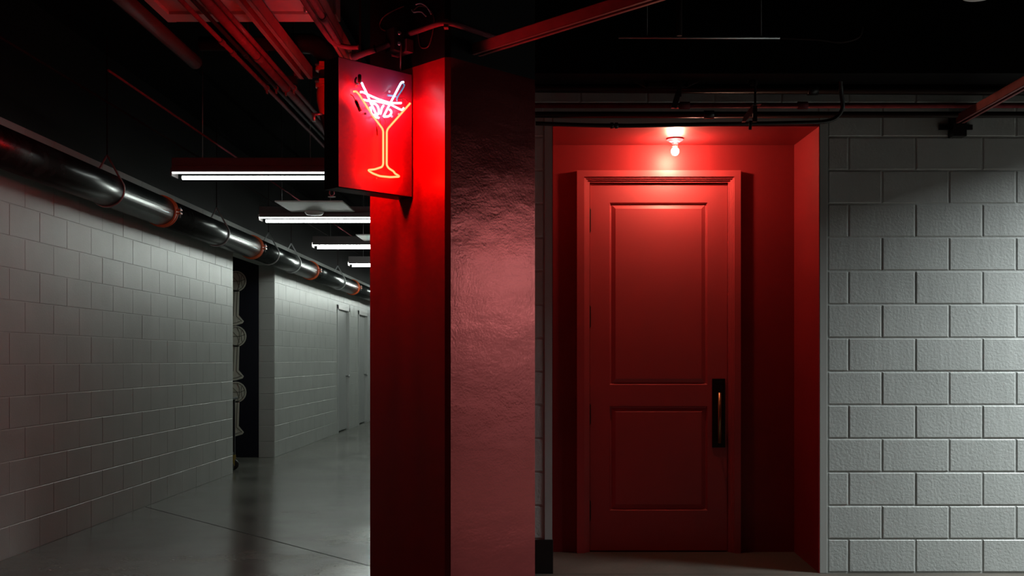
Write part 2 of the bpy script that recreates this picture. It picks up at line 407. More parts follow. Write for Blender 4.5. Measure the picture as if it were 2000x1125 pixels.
# ---- front wall with the alcove
AX0, AX1, AZ = .121, 1.733, 2.709
YB = 6.93
wfr = thing('wall_front', (0, YF, 0), 'grey painted block wall facing the camera around the red doorway', 'wall', kind='structure')
b_ = MB(); b_.box(XR_C+.2, AX0-.0032, YF, YB+.1, 0, ZTOP); b_.box(AX1+.0032, 9.4, YF, YB+.1, 0, ZTOP); b_.box(AX0, AX1, YF, YF+.3, AZ+.012, ZTOP)
b_.build('backing', M['block'], wfr)
zb = .2075-.2033; TW = .055
hole = [(AX0-TW, AX1+TW, 0, AZ+TW)]
run(wfr, '-y', YF, XR_C, 4.6, zb, 3.25, zb, 1.9137-5*BW, M['block'], bh=.2033, holes=hole)
# painted steel edge trim
struct(MB().box(AX1+.0035, AX1+TW-.003, YF-.009, YF+.02, 0, AZ+TW).build('trim_2', M['grey_trim'], bevel=.003), 'smooth grey edging strip down the right of the red alcove', 'trim')
struct(MB().box(AX0-TW+.003, AX0-.0035, YF-.009, YF+.02, 0, AZ+TW).build('trim_3', M['grey_trim'], bevel=.003), 'smooth grey edging strip down the left of the red alcove', 'trim')
struct(MB().box(AX0-.001, AX1+.001, YF-.009, YF+.012, AZ+.013, AZ+TW-.003).build('trim_4', M['grey_trim'], bevel=.003), 'smooth grey edging strip over the red alcove', 'trim')
struct(MB().box(XR_C, AX0+.001, YF-.02, YF-.0095, .0, .206).build('baseboard_left', M['black_vinyl'], bevel=.002), 'tall black vinyl baseboard between red column and alcove', 'baseboard')
# alcove shell
ZB = .0197; CZ = AZ+.010
struct(MB().add([(AX0, YB, ZB-.02), (AX1, YB, ZB-.02), (AX1, YB, CZ+.04), (AX0, YB, CZ+.04), (AX0, YB+.1, ZB-.02), (AX1, YB+.1, ZB-.02), (AX1, YB+.1, CZ+.04), (AX0, YB+.1, CZ+.04)],
       [(0, 1, 2, 3), (4, 7, 6, 5), (0, 4, 5, 1), (1, 5, 6, 2), (2, 6, 7, 3), (3, 7, 4, 0)]).build('wall_alcove_back', M['red_wall']), 'red painted back wall of the alcove around the door')
struct(MB().box(AX1, AX1+.003, YF-.0092, YB+.1, -.02, CZ+.04).build('wall_alcove_right', M['red_wall']), 'red painted right side wall of the alcove')
struct(MB().box(AX0-.003, AX0, YF-.0092, YB+.1, -.02, CZ+.04).build('wall_alcove_left', M['red_wall']), 'red painted left side wall of the alcove')
struct(MB().add([(AX0, YF-.0092, AZ), (AX1, YF-.0092, AZ), (AX1, YB, CZ), (AX0, YB, CZ), (AX0, YF-.0092, AZ+.012), (AX1, YF-.0092, AZ+.012), (AX1, YB, CZ+.05), (AX0, YB, CZ+.05)],
       [(0, 1, 2, 3), (4, 7, 6, 5), (0, 4, 5, 1), (1, 5, 6, 2), (2, 6, 7, 3), (3, 7, 4, 0)]).build('ceiling_alcove', M['red_wall']), 'red painted ceiling of the alcove', 'ceiling')
struct(MB().add([(AX0, YF-.03, .0015), (AX1, YF-.03, .0015), (AX1, YB, ZB), (AX0, YB, ZB), (AX0, YF-.03, -.05), (AX1, YF-.03, -.05), (AX1, YB, -.05), (AX0, YB, -.05)],
       [(0, 1, 2, 3), (4, 7, 6, 5), (0, 4, 5, 1), (1, 5, 6, 2), (2, 6, 7, 3), (3, 7, 4, 0)]).build('floor_alcove', M['alcove_floor']), 'rough concrete floor inside the red alcove', 'floor')

# ---- red door
YL = YB+.018          # face of the leaf
kx = YL/F
LX0, LX1 = (1152.3-VX)*kx, (1420.5-VX)*kx
LZ0, LZ1 = .0255, EYE+(VY-358.5)*kx
dr = thing('door_1', ((LX0+LX1)/2, YL, ZB), 'dark red two-panel wooden door with long dark pull handle', 'door', kind='structure')
# cut the opening by making the back wall proud around it: a red leaf stands in a shallow rebate, so the wall is built in pieces
bw = bpy.data.objects['wall_alcove_back']
me = bw.data; me.clear_geometry()
OX0, OX1, OZ = LX0-.004, LX1+.004, LZ1+.004
tmp = MB(); tmp.box(AX0, OX0, YB, YB+.1, ZB-.02, CZ+.04); tmp.box(OX1, AX1, YB, YB+.1, ZB-.02, CZ+.04); tmp.box(OX0, OX1, YB, YB+.1, OZ, CZ+.04)
tmp.box(OX0, OX1, YB+.07, YB+.1, ZB-.02, OZ)
me.from_pydata(tmp.v, [], tmp.f)
def panel_rings(px0, px1, py0, py1, oy=0):
    """groove then raised bevel: outer slope, groove floor, inner bevel, field"""
    x0, x1, z1, z0 = (px0-VX)*kx, (px1-VX)*kx, EYE+(VY-py0)*kx, EYE+(VY-py1)*kx
    rings = [(0, 0), (.0085, .016), (.013, .017), (.0405, .003)]
    return x0, x1, z0, z1, rings
panels = [panel_rings(1190.5, 1382, 395.5, 751.5), panel_rings(1190.5, 1382, 793, 997)]
lf = MB()
x0, x1 = panels[0][0], panels[0][1]
T = .045
lf.box(LX0, x0, YL, YL+T, LZ0, LZ1); lf.box(x1, LX1, YL, YL+T, LZ0, LZ1)
lf.box(x0, x1, YL, YL+T, panels[0][3], LZ1); lf.box(x0, x1, YL, YL+T, panels[1][3], panels[0][2]); lf.box(x0, x1, YL, YL+T, LZ0, panels[1][2])
leaf = lf.build('door_leaf', M['red_door'], dr)
for (x0, x1, z0, z1, rings) in panels:
    pm = MB(); vs = []
    for (i, d) in rings:
        vs += [(x0+i, YL+d, z0+i), (x1-i, YL+d, z0+i), (x1-i, YL+d, z1-i), (x0+i, YL+d, z1-i)]
    fs = [(4*r+i, 4*r+(i+1) % 4, 4*r+4+(i+1) % 4, 4*r+4+i) for r in range(3) for i in range(4)]+[(12, 13, 14, 15)]
    n = len(vs); vs += [(x0, YL+T-.005, z0), (x1, YL+T-.005, z0), (x1, YL+T-.005, z1), (x0, YL+T-.005, z1)]
    fs += [(i, n+i, n+(i+1) % 4, (i+1) % 4) for i in range(4)]+[(n, n+3, n+2, n+1)]
    pm.add(vs, fs).build('raised_panel', M['red_door'], leaf)
# casing: flat outer board then three small steps down to the leaf
YC = YB-.040
kc = YC/F
prof = [(0, YB, 0), (0, YC, 0), (.044, YC, 0), (.0445, YC+.010, 0), (.0555, YC+.012, 0), (.056, YC+.021, 0), (.066, YC+.023, 0), (.0665, YC+.034, 0), (.079, YC+.036, 0), (.079, YB+.05, 0), (0, YB+.05, 0)]
CX0, CX1, CZT = (1127-VX)*kc, (1447-VX)*kc, EYE+(VY-332.5)*kc
def scale_prof(total): 
    s = total/.079; return [(a*s, y) for a, y, _ in prof]
pl = scale_prof(LX0-.003-CX0); pr = scale_prof(CX1-LX1-.003); pt = scale_prof(CZT-LZ1-.003)
def jamb(mb, pf, sign, xo, ptop):
    n = len(pf); bot = [Vector((xo+sign*a, y, ZB-.005)) for a, y in pf]; top = [Vector((xo+sign*a, y, CZT-b)) for (a, y), (b, _) in zip(pf, ptop)]
    mb.add(bot+top, [tuple(range(n))[::-1], tuple(range(n, 2*n))]+[(i, (i+1) % n, n+(i+1) % n, n+i) for i in range(n)])
mb = MB(); jamb(mb, pl, 1, CX0, pt); mb.build('door_casing', M['red_door'], dr)
mb = MB(); jamb(mb, pr, -1, CX1, pt); mb.build('door_casing', M['red_door'], dr)
mb = MB(); n = len(pt); L = [Vector((CX0+a, y, CZT-b)) for (a, y), (b, _) in zip(pl, pt)]; R_ = [Vector((CX1-a, y, CZT-b)) for (a, y), (b, _) in zip(pr, pt)]
mb.add(L+R_, [tuple(range(n))[::-1], tuple(range(n, 2*n))]+[(i, (i+1) % n, n+(i+1) % n, n+i) for i in range(n)]); mb.build('door_casing', M['red_door'], dr)
for (a, b) in ((408, 454), (598, 640), (789, 829), (977, 1017)):
    z1, z0 = EYE+(VY-a)*kx, EYE+(VY-b)*kx; xh = (1150-VX)*kx
    h = MB().tube([(xh, YL-.012, z0), (xh, YL-.012, z1)], .0075, 10); 
    for t in (0, 1): h.tube([(xh, YL-.012, (z0, z1)[t]-.004), (xh, YL-.012, (z0, z1)[t]+.004)], .0095, 10)
    h.box(xh-.001, xh+.012, YL-.012, YL-.001, z0+.004, z1-.004)
    h.build('hinge', M['bronze'], dr)
hx0, hx1, hz1, hz0 = (1390.5-VX)*kx, (1416-VX)*kx, EYE+(VY-739.5)*kx, EYE+(VY-874)*kx
ph = MB().box(hx0, hx1, YL-.008, YL, hz0, hz1).build('handle_plate', M['bronze'], dr, bevel=.003)
hxm = (1405.5-VX)*(YL-.05)/F
MB().box(hx0+.012, hx1-.012, YL-.012, YL-.008, hz1-.095, hz1-.02).build('plate_boss', M['bronze'], ph, bevel=.002)
gz1, gz0 = EYE+(VY-767)*(YL-.05)/F, EYE+(VY-866)*(YL-.05)/F
MB().tube([(hxm, YL-.05, gz0), (hxm, YL-.05, gz1)], .0115, 16).build('pull_grip', M['brass'], ph)
for z in (gz0+.025, gz1-.025): MB().tube([(hxm, YL-.05, z), (hxm, YL-.006, z)], .008, 12).build('grip_post', M['bronze'], ph)

# ================================================================== RED COLUMN
CF = Vector(((874-VX)/F*4.866, 4.866, 0))
tL, tR, ch = .4272, .4084, .014
cl = [CF+Vector((-ch, ch, 0)), CF+Vector((ch, ch, 0)), CF+Vector((tR, tR, 0)), CF+Vector((tR-tL, tR+tL, 0)), CF+Vector((-tL, tL, 0))]
col = thing('column', (CF.x, CF.y+.41, 0), 'square red painted column turned cornerwise, black above, in front of corridor', 'column')
def wallquad(mb, a, b, z0, z1, inset=.004):
    mb.add([(a.x, a.y, z0), (b.x, b.y, z0), (b.x, b.y, z1), (a.x, a.y, z1)], [(0, 1, 2, 3)])
mb = MB(); n = 5
wallquad(mb, cl[4], cl[0], 0, AZ); wallquad(mb, cl[0], cl[1], 0, AZ); wallquad(mb, cl[3], cl[4], 0, AZ); wallquad(mb, cl[2], cl[3], 0, AZ)
wallquad(mb, cl[1], cl[2], 0, AZ)
mb.add([(p.x, p.y, 0) for p in cl], [(4, 3, 2, 1, 0)]); mb.add([(p.x, p.y, AZ) for p in cl], [(0, 1, 2, 3, 4)])
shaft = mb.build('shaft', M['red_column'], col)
shaft.data.materials.append(M['red_column_shaded']); shaft.data.polygons[4].material_index = 1
mb = MB(); mb.prism([Vector((p.x, p.y, AZ)) for p in cl], (0, 0, 0), (0, 0, ZTOP-.05-AZ)); tag(mb.build('upper_shaft', M['black_paint'], col), 'black painted top of the column')

# ================================================================== NEON SIGN
SP = Vector((-.8866, 4.74, 0)); SD = Vector((1, 1, 0)).normalized(); SN = Vector((1, -1, 0)).normalized()
SW, SZ0, SZ1, STH = .428, 2.078, 2.673, .1085
def fp(px, py, off=.04):
    a = (px-VX)/F; t = (SP.dot(SN)+off)/(SN.x*a+SN.y)
    return P(px, py, t)
sg = thing('neon_sign', (SP.x, SP.y, SZ0), 'black box sign with glowing neon cocktail glass, jutting from the red column', 'sign')
cc = SP+SD*SW/2-SN*STH/2; ZU = Vector((0, 0, 1))
MB().obox((cc.x, cc.y, (SZ0+SZ1)/2), (SD, SN, ZU), (SW/2, STH/2, (SZ1-SZ0)/2)).build('housing', M['sign_black'], sg, bevel=.002)
cc = SP+SD*SW/2+SN*.001
MB().obox((cc.x, cc.y, (SZ0+SZ1)/2), (SD, SN, ZU), (SW/2-.003, .002, (SZ1-SZ0)/2-.004)).build('face_panel', M['sign_face'], sg)
cc = SP+SD*SW/2-SN*(STH+.001)
MB().obox((cc.x, cc.y, (SZ0+SZ1)/2), (SD, SN, ZU), (SW/2-.003, .002, (SZ1-SZ0)/2-.004)).build('face_panel', M['sign_face'], sg)
for z in (SZ0+.09, SZ1-.09):
    c2 = SP+SD*(SW+.004)-SN*STH/2
    MB().obox((c2.x, c2.y, z), (SD, SN, ZU), (.0045, .03, .04)).build('mounting_plate', M['sign_black'], sg)
def crop(lst, s, ox, oy, off=.04): return [fp(x/s+ox, y/s+oy, off) for x, y in lst]
def neon(name, pts, core, shell, r=.0058, rc=.0040, n=5, label=None, sm=True):
    path = smooth_path(pts, n) if sm else pts
    g = MB().tube(path, rc, 8).build(name, core, sg)
    if label: g['label'] = label
    MB().tube(path, r, 10).build('tube_glass', shell, g)
    # the same tube on the back face of the sign
    def back(p):
        p = Vector(p); d = Vector((p.x, p.y, 0))-SP; u, o = d.dot(SD), d.dot(SN)
        q = SP+SD*(SW-u)+SN*(-STH-o); return Vector((q.x, q.y, p.z))
    bpth = [back(p) for p in path]
    g2 = MB().tube(bpth, rc, 8).build(name, core, sg)
    if label: g2['label'] = 'same neon stroke on the back of the sign'
    MB().tube(bpth, r, 10).build('tube_glass', shell, g2)
    return g
def rounded(pts, rad=.012, n=4):
    """polyline with rounded corners"""
    pts = [Vector(p) for p in pts]; out = [pts[0]]
    for i in range(1, len(pts)-1):
        a, b, c = pts[i-1], pts[i], pts[i+1]
        r1 = min(rad, (b-a).length*.45, (c-b).length*.45); p = b+(a-b).normalized()*r1; q = b+(c-b).normalized()*r1
        for k in range(n+1):
            t = k/n; out.append((1-t)**2*p+2*t*(1-t)*b+t*t*q)
    out.append(pts[-1]); return out
glass = [(150, 240), (172, 236), (200, 262), (250, 340), (340, 480), (425, 592), (433, 620), (433, 935), (420, 960), (350, 983), (285, 989), (330, 1020), (400, 1047), (500, 1057), (592, 1052), (545, 1022), (532, 1002), (485, 972), (466, 942), (467, 618), (480, 590), (560, 500), (690, 352)]
neon('neon_glass_outline', rounded(crop(glass, 4.894, 660, 130), .010), M['neon_red'], M['neon_red_glass'], sm=False, label='red-orange neon outline of a cocktail glass')
rg = (11.248, 685, 140)
neon('neon_stirrer', crop([(240, 240), (285, 340), (340, 450), (420, 640), (500, 810), (570, 950)], *rg, .052), M['neon_blue'], M['neon_blue_glass'], label='blue-white neon stick slanting down to the right')
neon('neon_stirrer', crop([(1160, 228), (1110, 245), (1060, 330), (960, 520), (860, 710), (720, 985)], *rg, .052), M['neon_blue'], M['neon_blue_glass'], label='blue-white neon stick slanting down to the left')
neon('neon_rim', crop([(215, 450), (275, 452), (400, 515), (600, 600), (760, 655), (880, 685), (990, 690), (1110, 688)], *rg, .046), M['neon_white'], M['neon_pink_glass'], label='white neon stroke of the liquid line')
neon('neon_rim', crop([(270, 615), (400, 640), (560, 650), (740, 690), (870, 720), (960, 765), (1080, 825), (1130, 838), (1165, 798)], *rg, .036), M['neon_white'], M['neon_pink_glass'], label='white neon stroke under the liquid line')
for pts in ([(425, 770), (440, 820), (445, 890), (490, 960), (560, 1000), (620, 1012)],
            [(490, 700), (550, 715), (600, 780), (618, 860), (600, 930), (560, 960), (500, 950)],
            [(722, 740), (685, 800), (668, 870), (650, 932)],
            [(850, 830), (888, 865), (882, 930), (830, 978), (730, 988)]):
    neon('neon_letter', crop(pts, *rg, .040), M['neon_white'], M['neon_pink_glass'], r=.0060, rc=.0042)
MB().tube(smooth_path(crop([(1150, 262), (1178, 300), (1130, 400), (1050, 520), (1015, 600), (1020, 650)], *rg, .02)), .0035, 8).build('return_tube', M['blue_glass'], sg)
MB().tube(smooth_path(crop([(810, 520), (900, 530), (1000, 545)], *rg, .02)), .005, 8).build('return_tube', M['blue_glass'], sg)
for pts, r in (([(1060, 600), (1120, 600), (1150, 650), (1110, 690)], .0025), ([(1130, 570), (1200, 600), (1245, 660), (1230, 700)], .002), ([(1090, 740), (1150, 750), (1180, 790)], .002), ([(640, 1010), (650, 1100), (655, 1180)], .002), ([(720, 1010), (760, 1080), (745, 1180)], .002)):
    MB().tube(smooth_path(crop(pts, *rg, .03)), r, 6).build('lead_wire', M['wire'], sg)
# painted electrode ends and boots
MB().tube(crop([(190, 60), (195, 90), (200, 250)], *rg, .045), [.006, .009, .009], 12).build('electrode_boot', M['boot'], sg)
MB().tube(smooth_path(crop([(130, 130), (100, 180), (110, 250), (170, 280)], *rg, .03)), .0045, 8).build('electrode_boot', M['boot'], sg)
MB().tube(crop([(100, 620), (120, 650), (215, 868)], *rg, .03), [.005, .0085, .0085], 12).build('electrode_boot', M['boot'], sg)
MB().tube(smooth_path(crop([(0, 505), (45, 530), (80, 590), (105, 630)], *rg, .03)), .0022, 6).build('lead_wire', M['wire'], sg)
MB().tube(crop([(370, 540), (378, 660)], 4.894, 660, 130, .02), .004, 8).build('electrode_boot', M['boot'], sg)
for (x, y) in ((120, 325), (318, 922), (850, 438), (345, 790), (905, 985), (1062, 935), (470, 990)):
    a, b = crop([(x, y)], *rg, .003)[0], crop([(x, y)], *rg, .034)[0]
    MB().tube([a, b-(b-a)*.15, b-(b-a)*.15, b], [.0035, .0035, .006, .006], 10).build('tube_support', M['glass_clear'], sg)
for (x, y) in ((370, 1068), (440, 1055)):
    a, b = crop([(x, y)], 4.894, 660, 130, .003)[0], crop([(x, y)], 4.894, 660, 130, .03)[0]
    MB().tube([a, b], .0035, 10).build('tube_support', M['glass_clear'], sg)

# ================================================================== ALCOVE BULB
ZBL = AZ+.005; BX, BY = (1318.5-VX)/F*6.70, 6.70
lb = thing('ceiling_lampholder', (BX, BY, ZBL), 'porcelain lampholder with bare glowing bulb on the alcove ceiling', 'lamp')
MB().lathe([(.057, 0), (.057, -.006), (.050, -.012), (.046, -.012), (.044, -.016), (.030, -.024), (.020, -.028), (.018, -.044), (.012, -.046)], (BX, BY, ZBL), 'z', 32).build('lampholder', M['porcelain'], lb)
MB().lathe([(.0185, -.046), (.0185, -.050), (.010, -.052)], (BX, BY, ZBL), 'z', 24).build('socket_rim', M['brass'], lb)
pf = [(.006, -.050), (.009, -.056)]+[(.0245*math.sin(a), -.082+.0265*math.cos(a)) for a in [math.radians(t) for t in range(25, 176, 15)]]+[(.0005, -.1085)]
MB().lathe(pf, (BX, BY, ZBL), 'z', 24).build('bulb', M['bulb'], lb)

# ================================================================== CORRIDOR LAMPS
def lamp():
    r = thing('strip_lamp', (0, 0, 0), 'x', 'lamp', 'strip lamps across the corridor')
    MB().box(0, 1.22, -.045, .125, .035, .11).box(0, 1.22, -.05, -.046, .005, .05).build('housing', M['housing'], r, bevel=.002)
    a = MB().tube([(-.015, 0, .012), (1.235, 0, .012)], .012, 10).build('lamp_tube', M['tube'], r)
    b = MB().tube([(.03, .10, -.013), (1.22, .10, -.013)], .0145, 10).build('lamp_tube', M['tube'], r)
    for x in (-.02, 1.225):
        MB().box(x, x+.012, -.02, .12, -.018, .04).build('lamp_end', M['housing'], r)
    for x in (.2, 1.0): MB().tube([(x, .04, .11), (x, .04, ZTOP-2.70)], .003, 6).build('hanger_rod', M['steel'], r)
    return r
l0 = lamp(); lab = ['nearest fluorescent strip lamp, its right end behind the neon sign', 'second fluorescent strip lamp, behind the hanging white panel', 'third fluorescent strip lamp, half hidden by the red column', 'fourth fluorescent strip lamp, small, just left of the column']
for i in range(8):
    o = l0 if i == 0 else copy_tree(l0)
    o.location = (-2.655, 7.72+2.45*i, 2.67)
    o['label'] = lab[i] if i < 4 else 'far fluorescent strip lamp deep in the corridor behind the column'
for o in [q for q in bpy.data.objects if q.name.startswith('strip_lamp')]:
    k = round((o.location.y-7.72)/2.45); m = (M['tube_near'], M['tube'], M['tube_far'])[min(k, 2)]
    for q in o.children:
        if q.name.startswith('lamp_tube'): q.material_slots[0].link = 'OBJECT'; q.material_slots[0].material = m
# hanging white panel with round sensor
def tile(x0, x1, y0, y1, z, label):
    t = thing('hanging_panel', ((x0+x1)/2, (y0+y1)/2, z), label, 'panel', 'white panels hung between the lamps')
    MB().box(x0, x1, y0, y1, z, z+.012).build('board', M['white_panel'], t, bevel=.002)
    cx, cy = x0+.37*(x1-x0)+.0, y1-.03
    MB().lathe([(.09, 0), (.09, -.012), (.075, -.03), (.03, -.036)], (cx, cy, z), 'z', 24).build('sensor', M['white_panel'], t)
    for (x, y) in ((x0+.05, y0+.05), (x1-.05, y0+.05), (x0+.05, y1-.05), (x1-.05, y1-.05)):
        MB().tube([(x, y, z+.01), (x, y, ZTOP)], .002, 5).build('hanger_wire', M['dark_steel'], t)
tile(-2.32, -1.71, 9.38, 10.03, 2.712, 'square white hanging panel with round sensor, left above the second strip lamp')
tile(-2.02, -1.41, 11.9, 12.5, 2.712, 'smaller looking white hanging panel further along, half behind the column')

# ================================================================== BIG BLACK PIPE ALONG THE LEFT WALL
PX, PZ, PR = -3.10, 2.534, .120
bp = thing('drain_pipe', (PX, 4.5, PZ), 'big black horizontal drain pipe with orange couplings along the left wall', 'pipe')
cl_y = [5.72, 8.72, 11.5, 14.5, 17.9, 20.9, 23.9, 26.9]
ys = [3.3]+cl_y+[31.4]
for a, b in zip(ys[:-1], ys[1:]):
    MB().tube([(PX, a+.004, PZ), (PX, b-.004, PZ)], PR, 40).build('pipe_length', M['iron'], bp)
for y in cl_y:
    c = MB().lathe([(PR+.001, -.032), (PR+.013, -.030), (PR+.013, -.022), (PR+.008, -.018), (PR+.008, .018), (PR+.013, .022), (PR+.013, .030), (PR+.001, .032)], (PX, y, PZ), 'y', 40).build('coupling', M['orange'], bp)
    c['label'] = 'orange pipe coupling'
    e = MB()
    ax = PX+math.cos(math.radians(-2))*(PR+.02); az = PZ+math.sin(math.radians(-2))*(PR+.02)
    e.box(ax-.012, ax+.026, y-.026, y+.026, az+.008, az+.020); e.box(ax-.012, ax+.026, y-.026, y+.026, az-.020, az-.008)
    e.build('clamp_ear', M['orange'], c)
    MB().tube([(ax+.014, y, az-.05), (ax+.014, y, az+.04)], .006, 8).tube([(ax+.014, y, az+.02), (ax+.014, y, az+.031)], .011, 6).build('clamp_bolt', M['steel'], c)
for px_ in (236, 443, 541, 584, 672):
    y = 2040*3.0/(VX-px_)
    pts = []
    for k in range(21):
        a = math.radians(15-210*k/20); pts.append((PX+(PR+.006)*math.cos(a), y, PZ+(PR+.006)*math.sin(a)))
    pts = [(PX, y, PZ+PR+.13)]+pts+[(PX, y, PZ+PR+.13)]
    h = MB().tube(pts, .0075, 8).build('pipe_hanger', M['hanger'], bp)
    MB().tube([(PX, y, PZ+PR+.12), (PX, y, ZTOP-.05)], .005, 6).build('hanger_rod', M['dark_steel'], h)

# ================================================================== CART IN THE OPENING
ct = thing('utility_cart', (-3.75, 11.7, ZF), 'black utility cart with small rubber wheel, edge showing behind the left wall', 'cart')
cx1 = -3.352
MB().box(-4.0, cx1, 11.56, 11.86, .845, .87).build('top_tray', M['cart'], ct, bevel=.005)
MB().box(-3.98, cx1-.03, 11.58, 11.84, .22, .25).build('bottom_tray', M['cart'], ct, bevel=.005)
MB().box(-3.98, cx1-.06, 11.59, 11.83, .25, .68).build('cabinet', M['cart'], ct, bevel=.005)
for (x, y) in ((-3.97, 11.59), (cx1-.035, 11.59), (-3.97, 11.83), (cx1-.035, 11.83)):
    MB().box(x-.012, x+.012, y-.012, y+.012, .15, .845).build('post', M['cart'], ct)
for (x, y) in ((-3.95, 11.61), (cx1-.045, 11.61), (-3.95, 11.80), (cx1-.045, 11.80)):
    w_ = MB().lathe([(.03, -.016), (.058, -.016), (.062, -.008), (.062, .008), (.058, .016), (.03, .016)], (x+.01, y, ZF+.063), 'y', 24).build('wheel', M['rubber'], ct)
    MB().box(x-.014, x+.034, y-.024, y-.019, ZF+.05, .22).box(x-.014, x+.034, y+.019, y+.024, ZF+.05, .22).build('caster_fork', M['yellow'], ct)

# ================================================================== OVERHEAD, LEFT: DUCT AND PIPES
dz = 3.0
du = thing('air_duct', (-1.35, 4.75, dz), 'bare metal air duct with a flanged edge crossing above the pipes', 'duct')
MB().box(-1.80, -.98, 3.4, 5.22, dz+.004, dz+.34).build('duct_body', M['galv'], du)
MB().box(-1.815, -.965, 5.12, 5.235, dz-.012, dz+.35).build('flange', M['galv'], du, bevel=.003)
MB().box(-1.83, -1.785, 3.4, 5.235, dz-.014, dz+.02).build('flange', M['galv'], du, bevel=.003)
for x in (-1.6, -1.3, -1.1): MB().lathe([(.012, 0), (.012, -.018), (.006, -.024)], (x, 5.06, dz), 'z', 6).build('flange_bolt', M['steel'], du)
HZ = 2.90   # height of the pipe bundle
def ypipe(px_, r, y0, y1, name, m, label, cat='pipe', z=HZ, bands=(), group=None):
    x = (px_-VX)/VY*(z-EYE)
    t = thing(name, (x, y0, z), label, cat, group)
    MB().tube([(x, y0, z), (x, y1, z)], r, 14).build('pipe_run', m, t)
    for b in bands:
        MB().tube([(x, b-.03, z), (x, b-.024, z), (x, b+.024, z), (x, b+.03, z)], [r, r+.0035, r+.0035, r], 14).build('coupling', m, t)
        MB().tube([(x, b-.036, z), (x, b-.030, z)], r+.002, 12).build('coupling_ring', M['black_pipe'], t)
    return t
def yy(py, z=HZ): return (z-EYE)*F/(VY-py)
bundle = 'conduits running over the corridor'
ypipe(353, .0115, 3.2, 8.9, 'conduit', M['ceil_steel'], 'leftmost thin red-lit conduit of the overhead bundle', 'conduit', bands=(yy(82), yy(104)), group=bundle)
ypipe(377, .010, 3.2, 8.9, 'conduit', M['dark_steel'], 'thin dim conduit squeezed left of the thickest overhead pipe', 'conduit', bands=(yy(108),), group=bundle)
ypipe(402, .0235, 3.2, 8.9, 'conduit', M['ceil_steel'], 'thickest red-lit conduit in the overhead bundle', 'conduit', bands=(yy(112),), group=bundle)
ypipe(423, .0125, 3.2, 8.9, 'conduit', M['ceil_steel'], 'thin red-lit conduit right of the thickest overhead pipe', 'conduit', group=bundle)
ypipe(243, .037, 3.2, yy(122), 'overhead_pipe', M['dull_red'], 'dull dark red pipe at upper left, ending above the corridor', z=2.9)
ypipe(10, .007, 5.9, 22, 'conduit', M['ceil_steel'], 'long thin red-lit conduit between the strip lamps and the black pipe', 'conduit', z=2.93)
ypipe(-120, .008, 4.0, 22, 'conduit', M['dark_steel'], 'thin dark conduit high over the big drain pipe', 'conduit', z=3.1)
# clamps of the bundle and their cross strut
ysup = yy(172); tr = thing('trapeze_hanger', (-1.1, ysup, HZ-.04), 'short cross strut clamping the overhead conduit bundle', 'hanger')
xa, xb = (345-VX)/VY*(HZ-EYE), (430-VX)/VY*(HZ-EYE)
MB().box(xa, xb, ysup-.02, ysup+.02, HZ+.026, HZ+.066).build('strut_bar', M['dark_steel'], tr)
for px_, r in ((353, .0115), (377, .010), (402, .0235), (423, .0125)):
    x = (px_-VX)/VY*(HZ-EYE)
    MB().tube([(x, ysup-.012, HZ), (x, ysup+.012, HZ)], r+.004, 14).box(x-.004, x+.004, ysup-.012, ysup+.012, HZ-r-.022, HZ-r).build('pipe_strap', M['strut'], tr)
for x in (xa+.02, xb-.02): MB().tube([(x, ysup, HZ+.06), (x, ysup, ZTOP-.04)], .005, 6).build('hanger_rod', M['dark_steel'], tr)
# open strut channel along the corridor
def channel(name, p, q, wd, label, th=.003, m=None, cat='strut', lip=.35, down=-1):
    """U-shaped channel from p to q, open side facing down (down=-1) or up"""
    p, q = Vector(p), Vector(q); t = (q-p).normalized(); s = t.cross(ZU).normalized(); u = s.cross(t).normalized()*down
    o = thing(name, p, label, cat); m = m or M['strut']; c = (p+q)/2; L_ = (q-p).length/2
    MB().obox(c-u*(wd/2-th/2), (t, s, u), (L_, wd/2, th/2)).build('web', m, o)
    for k in (-1, 1):
        MB().obox(c+s*k*(wd/2-th/2), (t, s, u), (L_, th/2, wd/2)).build('flange', m, o)
        MB().obox(c+s*k*(wd*lip)+u*(wd/2-th/2), (t, s, u), (L_, wd*.15, th/2)).build('lip', m, o)
    return o
x = (482-VX)/VY*(HZ-EYE)
channel('strut_channel', (x, 3.2, HZ+.01), (x, yy(146), HZ+.01), .070, 'wide slotted steel channel right of the conduit bundle, lit red underneath')
x = (622-VX)/VY*(HZ-EYE)
channel('strut_channel', (x, 3.2, HZ+.0), (x-.02, yy(102), HZ+.0), .062, 'reddish steel channel ending just above the neon sign')  # channel in the reddish strut colour
e1 = thing('conduit', (x, 3.3, HZ-.045), 'red-lit conduit clipped under the reddish channel above the sign', 'conduit', bundle)
MB().tube([(x+.005, 3.2, HZ-.05), (x-.0, yy(98), HZ-.05)], .014, 12).build('pipe_run', M['ceil_steel'], e1)
MB().tube([(x+.003, yy(14)-.03, HZ-.05), (x+.003, yy(14)+.03, HZ-.05)], .018, 12).build('coupling', M['ceil_steel'], e1)
e2 = thing('conduit', P(597, 0, 4.66), 'conduit bending beneath the reddish channel toward the red pipe clamp', 'conduit', bundle)
MB().tube(smooth_path([PH(560, -60, 2.84), PH(592, 0, 2.84), PH(633, 62, 2.84), PH(652, 84, 2.84), PH(680, 92, 2.84), PH(700, 92, 2.84)]), .012, 12).build('pipe_run', M['ceil_steel'], e2)
